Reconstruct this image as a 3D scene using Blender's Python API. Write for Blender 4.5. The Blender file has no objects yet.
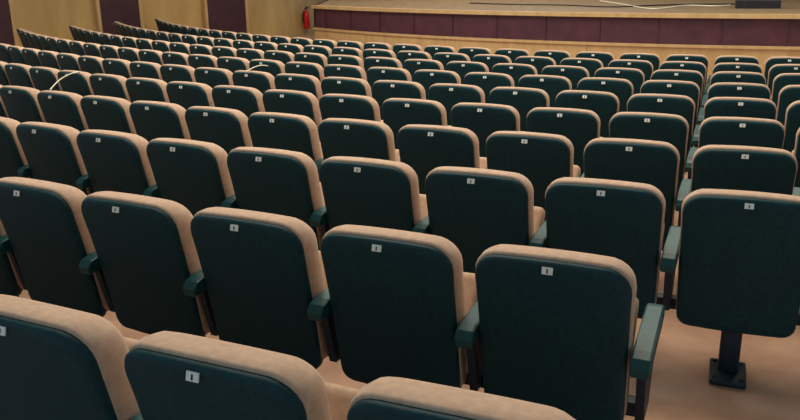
import bpy, bmesh, math, random
from mathutils import Vector, Matrix
random.seed(3)
scene=bpy.context.scene
scene.view_settings.view_transform='Standard'
Z=2.5
F=802.2; P=.2906; ROLL=-.0144
CX,CY,R0,D,Z0,DZ=10.3995,25.4648,26.2846,1.0114,-.8306,.0247
LH=.85; S=.56
def floor_z(R):
    R=max(R,15.0)
    return Z+Z0-LH-(R0-R)/D*DZ
def pol(R,t): return CX+R*math.sin(t), CY-R*math.cos(t)
# ---------- materials ----------
def lin(c):
    return tuple(((v/255)/12.92 if v/255<=.04045 else ((v/255+.055)/1.055)**2.4) for v in c)+(1,)
def mat(name,c1,c2=None,rough=.6,scale=20,bump=0,bscale=200,spec=.5,metal=0,detail=4,sheen=0,sheencol=None):
    m=bpy.data.materials.new(name);m.use_nodes=True
    nt=m.node_tree;b=nt.nodes['Principled BSDF']
    b.inputs['Roughness'].default_value=rough;b.inputs['Metallic'].default_value=metal
    b.inputs['Specular IOR Level'].default_value=spec
    if sheen:
        b.inputs['Sheen Weight'].default_value=sheen
        if sheencol: b.inputs['Sheen Tint'].default_value=lin(sheencol)
    tc=nt.nodes.new('ShaderNodeTexCoord')
    if c2 is None: c2=c1
    n=nt.nodes.new('ShaderNodeTexNoise');n.inputs['Scale'].default_value=scale;n.inputs['Detail'].default_value=detail
    nt.links.new(tc.outputs['Object'],n.inputs['Vector'])
    r=nt.nodes.new('ShaderNodeValToRGB');r.color_ramp.elements[0].position=.3;r.color_ramp.elements[1].position=.7
    r.color_ramp.elements[0].color=lin(c1);r.color_ramp.elements[1].color=lin(c2)
    nt.links.new(n.outputs['Fac'],r.inputs['Fac']);nt.links.new(r.outputs['Color'],b.inputs['Base Color'])
    if bump:
        n2=nt.nodes.new('ShaderNodeTexNoise');n2.inputs['Scale'].default_value=bscale
        nt.links.new(tc.outputs['Object'],n2.inputs['Vector'])
        bp=nt.nodes.new('ShaderNodeBump');bp.inputs['Strength'].default_value=bump;bp.inputs['Distance'].default_value=.002
        nt.links.new(n2.outputs['Fac'],bp.inputs['Height']);nt.links.new(bp.outputs['Normal'],b.inputs['Normal'])
    return m
def wood(name,c1,c2,scale=(1,1,12),rough=.4):
    m=bpy.data.materials.new(name);m.use_nodes=True
    nt=m.node_tree;b=nt.nodes['Principled BSDF'];b.inputs['Roughness'].default_value=rough
    tc=nt.nodes.new('ShaderNodeTexCoord');mp=nt.nodes.new('ShaderNodeMapping');mp.inputs['Scale'].default_value=scale
    n=nt.nodes.new('ShaderNodeTexNoise');n.inputs['Scale'].default_value=2;n.inputs['Detail'].default_value=6;n.inputs['Distortion'].default_value=.6
    r=nt.nodes.new('ShaderNodeValToRGB');r.color_ramp.elements[0].position=.3;r.color_ramp.elements[1].position=.75
    r.color_ramp.elements[0].color=lin(c1);r.color_ramp.elements[1].color=lin(c2)
    nt.links.new(tc.outputs['Object'],mp.inputs['Vector']);nt.links.new(mp.outputs['Vector'],n.inputs['Vector'])
    nt.links.new(n.outputs['Fac'],r.inputs['Fac']);nt.links.new(r.outputs['Color'],b.inputs['Base Color'])
    return m
M_shell=mat('teal_upholstery',(2,46,54),(6,60,66),rough=.55,scale=60,bump=.3,spec=.28)
M_cush=mat('beige_fabric',(188,158,136),(206,176,152),rough=.85,scale=40,bump=.4,bscale=500,spec=.25,sheen=.25,sheencol=(255,235,215))
M_arm=mat('teal_plastic',(10,66,70),(16,78,80),rough=.45,scale=30,spec=.4)
M_metal=mat('dark_steel',(8,30,46),(12,38,54),rough=.5,scale=30)
M_label=mat('label_white',(240,240,232),rough=.4)
M_ink=mat('label_ink',(20,20,30),rough=.5)
M_floor=mat('tan_linoleum',(180,140,116),(204,164,138),rough=.45,scale=6,bump=.1)
M_wall=wood('maple_wall',(172,140,86),(200,168,110),scale=(1,1,.3))
M_dark=mat('aubergine_panel',(58,30,42),(74,40,50),rough=.7,scale=8)
M_stagefront=mat('stage_front_burgundy',(68,34,48),(86,44,56),rough=.55,scale=5)
M_trim=wood('light_oak_trim',(186,154,106),(212,180,130),scale=(3,3,1))
M_stagetop=wood('stage_boards',(116,98,76),(144,124,94),scale=(8,.6,1),rough=.5)
M_ceil=mat('ceiling_plaster',(200,195,185),rough=.9)
M_red=mat('extinguisher_red',(190,20,16),(205,28,22),rough=.3)
M_black=mat('black_plastic',(12,12,16),(22,22,26),rough=.5)
M_white=mat('cable_white',(230,225,205),rough=.5)
M_grey=mat('cable_grey',(60,60,60),rough=.5)
def link(name,me):
    o=bpy.data.objects.new(name,me);scene.collection.objects.link(o);return o
# ---------- mesh helper ----------
class MB:
    def __init__(s): s.bm=bmesh.new();s.mats=[]
    def mi(s,m):
        if m not in s.mats:s.mats.append(m)
        return s.mats.index(m)
    def loops(s,loops,m,closed=True,cap=(True,True),smooth=True):
        bm=s.bm;k=s.mi(m);L=[[bm.verts.new(p) for p in l] for l in loops];n=len(L[0])
        fs=[]
        for a,b in zip(L,L[1:]):
            for i in range(n if closed else n-1):
                j=(i+1)%n;fs.append(bm.faces.new((a[i],a[j],b[j],b[i])))
        if cap[0]: fs.append(bm.faces.new(L[0][::-1]))
        if cap[1]: fs.append(bm.faces.new(L[-1]))
        for f in fs: f.material_index=k;f.smooth=smooth
        return fs
    def box(s,c,d,m,bev=.0,rot=None,seg=2):
        r=bmesh.ops.create_cube(s.bm,size=1);vs=r['verts']
        for v in vs: v.co=Vector((v.co.x*d[0],v.co.y*d[1],v.co.z*d[2]))
        es=list({e for v in vs for e in v.link_edges})
        k=s.mi(m)
        if bev:
            rr=bmesh.ops.bevel(s.bm,geom=es,offset=bev,segments=seg,affect='EDGES',profile=.6)
            vs=list({v for f in rr['faces'] for v in f.verts}|{v for v in vs if v.is_valid})
        M=(rot or Matrix.Identity(4))
        for v in vs: v.co=M@v.co+Vector(c)
        for f in {f for v in vs for f in v.link_faces}: f.material_index=k;f.smooth=bool(bev)
    def cyl(s,p0,p1,r,m,n=12,r2=None):
        p0=Vector(p0);p1=Vector(p1);d=(p1-p0).normalized();u=d.orthogonal().normalized();w=d.cross(u)
        r2=r if r2 is None else r2
        s.loops([[p+(u*math.cos(a)+w*math.sin(a))*q for a in [2*math.pi*i/n for i in range(n)]] for p,q in((p0,r),(p1,r2))],m)
    def done(s,name):
        bmesh.ops.recalc_face_normals(s.bm,faces=s.bm.faces[:])
        me=bpy.data.meshes.new(name);s.bm.to_mesh(me);s.bm.free()
        for m in s.mats: me.materials.append(m)
        return me
# ---------- the auditorium seat ----------
def outline(hwT,hwB,zB,zT,rT,rB,ins):
    pts=[]
    hwT-=ins;hwB-=ins;zB+=ins;zT-=ins;rT=max(rT-ins*.6,.01);rB=max(rB-ins*.6,.01)
    def arc(cx,cz,r,a0,a1,n):
        for i in range(n+1):
            a=a0+(a1-a0)*i/n;pts.append((cx+r*math.cos(a),cz+r*math.sin(a)))
    def hw(z): return hwB+(hwT-hwB)*(z-zB)/(zT-zB)
    arc(hwB-rB,zB+rB,rB,-math.pi/2,0,4)
    for i in range(1,8):
        z=zB+rB+(zT-rT-zB-rB)*i/8;pts.append((hw(z),z))
    arc(hwT-rT,zT-rT,rT,0,math.pi/2,6)
    for i in range(1,6):pts.append(((hwT-rT)*(1-2*i/6),zT+.006*(1-(1-2*i/6)**2)))
    arc(-hwT+rT,zT-rT,rT,math.pi/2,math.pi,6)
    for i in range(1,8):
        z=zT-rT+(zB+rB-zT+rT)*i/8;pts.append((-hw(z),z))
    arc(-hwB+rB,zB+rB,rB,math.pi,1.5*math.pi,4)
    for i in range(1,6):pts.append(((-hwB+rB)*(1-2*i/6),zB))
    return pts
def bend(x,y,z):
    t=(.85-z)
    return (x, y+t*.27-.10*t*t+ .018*(x/.25)**2, z)
def slab(mb,par,prof,m):
    loops=[]
    zc=(par[2]+par[3])/2
    y0,i0=prof[0];base=outline(*par,i0)
    for s in (.03,.35,.7,.9):
        loops.append([bend(x*s,y0-.004*(1-s),zc+(z-zc)*s) for x,z in base])
    for y,i in prof: loops.append([bend(x,y,z) for x,z in outline(*par,i)])
    y1,i1=prof[-1];base=outline(*par,i1)
    for s in (.9,.7,.35,.03):
        loops.append([bend(x*s,y1+.01*(1-s),zc+(z-zc)*s) for x,z in base])
    mb.loops(loops,m)
def seat_mesh():
    mb=MB()
    slab(mb,(.241,.232,.25,.864,.085,.05),[(-.004,.014),(0,.006),(.008,0),(.032,0),(.045,.006)],M_shell)
    slab(mb,(.247,.236,.27,.875,.09,.05),[(.020,.016),(.022,.004),(.032,0),(.07,-.001),(.11,.006),(.138,.022),(.15,.045)],M_cush)
    # tipped-up seat pan: cushion + dark underside
    R=Matrix.Rotation(math.radians(58),4,'X')
    mb.box((0,.335,.47),(.455,.36,.075),M_cush,.03,R,3)
    mb.box((0,.38,.445),(.42,.33,.03),M_shell,.012,R,2)
    # number plate
    y=bend(0,-.0035,.848)[1]
    Rl=Matrix.Rotation(math.radians(-14),4,'X')
    mb.box((0,y-.006,.843),(.033,.004,.022),M_label,0,Rl)
    mb.box((0,y-.009,.8425),(.004,.002,.013),M_ink,0,Rl)
    # arm rest with its support panel
    def arm(x):
        prof=[(.045,.515),(.04,.545),(.06,.572),(.10,.582),(.42,.600),(.46,.592),(.475,.570),(.46,.548),(.40,.535)]
        loops=[]
        for dx,sc in((-.030,.85),(-.024,1),(.024,1),(.030,.85)):
            cy,cz=.29,.56
            loops.append([(x+dx,cy+(a-cy)*(.985 if sc<1 else 1),cz+(b-cz)*sc) for a,b in prof])
        mb.loops(loops,M_arm,smooth=False)
        pr=[(.16,.30),(.10,.53),(.42,.545),(.36,.40),(.30,.30)]
        mb.loops([[(x+dx,a,b) for a,b in pr] for dx in(-.014,.014)],M_metal,smooth=False)
    arm(.28)
    mb.box((0.0,.24,.31),(.56,.06,.05),M_metal,.008)
    mb.box((0,.25,.155),(.085,.06,.31),M_metal,.012)
    mb.box((0,.23,.012),(.15,.22,.024),M_metal,.008)
    for sx in(-.055,.055):
        for sy in(.15,.31): mb.cyl((sx,sy,.02),(sx,sy,.032),.011,M_metal,8)
    return mb.done('auditorium_seat')
seat=seat_mesh()
NR=10;TH=-.3825
for i in range(NR):
    R=R0-i*D-(.045 if i==0 else 0)
    k0=1 if i<2 else -40
    for k in range(k0,80):
        t=TH-k*S/R
        if i==0: t-=(.0+(k-1)*.03)/R
        if i==1: t-=.012/R
        x,y=pol(R,t)
        if x<-5.95-.277*(19.6-y): continue
        if x<-(.52*max(y,0)+1.9) or x>.52*max(y,0)+2.0: continue
        if t<-1.3: continue
        o=link('auditorium_seat',seat)
        o.location=(x,y,floor_z(R));o.rotation_euler=(0,0,t)
# ---------- floor ----------
def polar(name,Rs,T0,T1,n,zf,m):
    mb=MB();mb.loops([[(*pol(R,T0+(T1-T0)*j/n),zf(R)) for j in range(n+1)] for R in Rs],m,closed=False,cap=(False,False),smooth=False)
    return link(name,mb.done(name))
fl=polar('floor',[8,15,18,21,24,27,32],-1.75,.5,60,floor_z,M_floor)
# ---------- stage ----------
RS=14.75;TL,TR=-.965,.35;ZT=Z-.67;fz=floor_z(15);SY=22.5
HB=.80
mb=MB();n=64
def arcpts(R,z): return [(*pol(R,TL+(TR-TL)*j/n),z) for j in range(n+1)]
mb.loops([arcpts(RS+.0,fz),arcpts(RS,fz+HB)],M_trim,False,(False,False),False)
mb.loops([arcpts(RS,fz+HB),arcpts(RS+.03,fz+HB),arcpts(RS+.03,fz+HB+.04),arcpts(RS-.02,fz+HB+.04)],M_trim,False,(False,False),False)
mb.loops([arcpts(RS-.02,fz+HB+.04),arcpts(RS-.02,ZT-.06)],M_stagefront,False,(False,False),False)
mb.loops([arcpts(RS-.02,ZT-.06),arcpts(RS+.05,ZT-.06),arcpts(RS+.05,ZT),arcpts(RS-.1,ZT)],M_trim,False,(False,False),False)
a=pol(RS-.1,TL)
top=[(*pol(RS-.1,TL+(TR-TL)*j/n),ZT) for j in range(n+1)]
back=[(a[0]+(19-a[0])*j/n, SY, ZT) for j in range(n+1)]
mb.loops([top,back],M_stagetop,False,(False,False),False)
mb.loops([[(*pol(RS,TL),fz),(a[0],SY,fz)],[(*pol(RS,TL),ZT),(a[0],SY,ZT)]],M_stagefront,False,(False,False),False)
for j in range(0,40):
    t=TL+(TR-TL)*(j+.5)/22
    if t>TR:break
    x,y=pol(RS-.012,t)
    mb.box((x,y,(fz+HB+.04+ZT-.06)/2),(.02,.012,ZT-.1-fz-HB),M_dark,0,Matrix.Rotation(t,4,'Z'))
st=link('stage',mb.done('stage'))
def ray(px,py):
    dx=px-400;dy=py-210;c,s=math.cos(ROLL),math.sin(ROLL)
    X=(dx*c+dy*s)/F;U=-(-dx*s+dy*c)/F
    return Vector((X,math.cos(P)+U*math.sin(P),-math.sin(P)+U*math.cos(P)))
def hit(px,py,z):
    d=ray(px,py);t=(z-Z)/d.z;return Vector((0,0,Z))+d*t
p=hit(757,8,ZT)
mb=MB()
pr=[(-.22,0),(-.22,.12),(-.02,.34),(.22,.34),(.22,0)]
mb.loops([[(dx,a,b) for a,b in pr] for dx in(-.33,.33)],M_black,smooth=False)
mb.box((0,-.125,.23),(.58,.02,.25),M_grey,.005,Matrix.Rotation(math.radians(-42),4,'X'))
o=link('stage_monitor_speaker',mb.done('stage_monitor_speaker'));o.location=p;o.rotation_euler=(0,0,-.35)
def cable(name,pts,r,m):
    cu=bpy.data.curves.new(name,'CURVE');cu.dimensions='3D';cu.bevel_depth=r;cu.bevel_resolution=2
    sp=cu.splines.new('NURBS');sp.points.add(len(pts)-1);sp.use_endpoint_u=True;sp.order_u=4
    for q,v in zip(sp.points,pts): q.co=(*v,1)
    cu.materials.append(m);return link(name,cu)
cable('stage_cable',[hit(a,b,ZT+.012) for a,b in((600,1),(625,4),(645,10),(668,8),(690,4),(715,7),(730,5))],.011,M_white)
cable('stage_cable',[hit(a,b,ZT+.012) for a,b in((470,3),(520,5),(560,4),(610,8),(650,5),(700,4),(735,4))],.011,M_black)
# ---------- left wall with pilasters ----------
W0=Vector((-11.5,14.29,0));W1=Vector((-1.2,25.66,0));wd=(W1-W0).normalized();wn=Vector((wd.y,-wd.x,0))
ang=math.atan2(wd.y,wd.x)
wz0=fz-.05;WH=6.0
mb=MB();L=(W1-W0).length;c=(W0+W1)/2
mb.box((0,0.1,WH/2),(L,.2,WH),M_wall)
w=link('wall_left',mb.done('wall_left'));w.location=(c.x,c.y,wz0);w.rotation_euler=(0,0,ang)
def wall_s(px):
    d=ray(px,15)
    det=wd.x*(-d.y)+d.x*wd.y
    return ((-W0.x)*(-d.y)-(-d.x)*(-W0.y))/det
k=0
for a,b in((-30,8),(98,137),(205,243)):
    s0,s1=wall_s(a),wall_s(b);m_=(s0+s1)/2;ww=abs(s1-s0)
    q=W0+wd*m_+wn*.06
    mb=MB();mb.box((0,0,WH/2),(ww,.12,WH),M_dark,.01)
    mb.box((-ww/2-.04,.0,WH/2),(.08,.16,WH),M_trim,.01);mb.box((ww/2+.04,.0,WH/2),(.08,.16,WH),M_trim,.01)
    k+=1
    o=link('trim_%d'%k,mb.done('pilaster'));o.location=(q.x,q.y,wz0+.05);o.rotation_euler=(0,0,ang)
mb=MB();mb.box((0,0,.08),(L,.03,.16),M_trim,.005)
q=c+wn*.015
o=link('baseboard_left',mb.done('baseboard_left'));o.location=(q.x,q.y,wz0+.03);o.rotation_euler=(0,0,ang)
mb=MB();mb.box((0,0,WH/2),(20.6,.2,WH),M_dark)
o=link('wall_stage',mb.done('wall_stage'));o.location=(8.9,SY+.12,wz0)
mb=MB();mb.box((0,0,0),(40,46,.2),M_ceil)
o=link('ceiling',mb.done('ceiling'));o.location=(6,10,wz0+WH+.1)
# ---------- fire extinguisher ----------
s=wall_s(303);q=W0+wd*s+wn*.15
zc=Z+ (lambda d:(q.y/d.y)*d.z)(ray(303,18))
mb=MB()
rr=[(.0,.012),(0,.085),(.02,.095),(.40,.095),(.45,.08),(.49,.04),(.52,.028),(.55,.028)]
mb.loops([[(r*math.cos(a),r*math.sin(a),h) for a in [2*math.pi*i/20 for i in range(20)]] for h,r in rr],M_red)
mb.box((0,0,.575),(.05,.05,.05),M_black,.008);mb.box((.05,0,.61),(.14,.025,.018),M_black,.005);mb.box((.05,0,.575),(.12,.02,.012),M_black,.004)
for i in range(8):
    a0=math.pi*i/8;a1=math.pi*(i+1)/8
    mb.cyl((-.03-.09*math.sin(a0),0,.32+.25*math.cos(a0)),(-.03-.09*math.sin(a1),0,.32+.25*math.cos(a1)),.012,M_black,8)
mb.box((0,.115,.3),(.06,.05,.3),M_metal,.005)
o=link('fire_extinguisher',mb.done('fire_extinguisher'));o.location=(q.x,q.y,zc-.3);o.rotation_euler=(0,0,ang)
for pts in (((50,90),(58,80),(66,76),(74,72),(80,72)),((246,72),(254,66),(262,64),(268,66))):
    cable('draped_cable',[hit(a,b,Z-.90) for a,b in pts],.005,M_white)
# ---------- light ----------
def area(name,loc,sx,sy,e,col,rot=(0,0,0)):
    l=bpy.data.lights.new(name,'AREA');l.shape='RECTANGLE';l.size=sx;l.size_y=sy;l.energy=e;l.color=col
    o=bpy.data.objects.new(name,l);scene.collection.objects.link(o);o.location=loc;o.rotation_euler=rot
WC=(1,.91,.76)
area('ceiling_light',(0,5,wz0+WH-.05),5,3,300,WC)
area('ceiling_light',(-3,11,wz0+WH-.05),5,3,410,WC)
area('ceiling_light',(5,10,wz0+WH-.05),5,3,340,WC)
area('ceiling_light',(2,18,wz0+WH-.05),6,3,390,WC)
w=bpy.data.worlds.new('World');scene.world=w;w.use_nodes=True
w.node_tree.nodes['Background'].inputs[0].default_value=(.5,.8,1,1);w.node_tree.nodes['Background'].inputs[1].default_value=.7
# ---------- camera ----------
cam=bpy.data.cameras.new('camera');cam.sensor_width=36;cam.lens=F/800*36;cam.clip_start=.05
co=bpy.data.objects.new('camera',cam);scene.collection.objects.link(co)
co.matrix_world=Matrix.Translation((0,0,Z))@Matrix.Rotation(math.pi/2-P,4,'X')@Matrix.Rotation(ROLL,4,'Z')
scene.camera=co
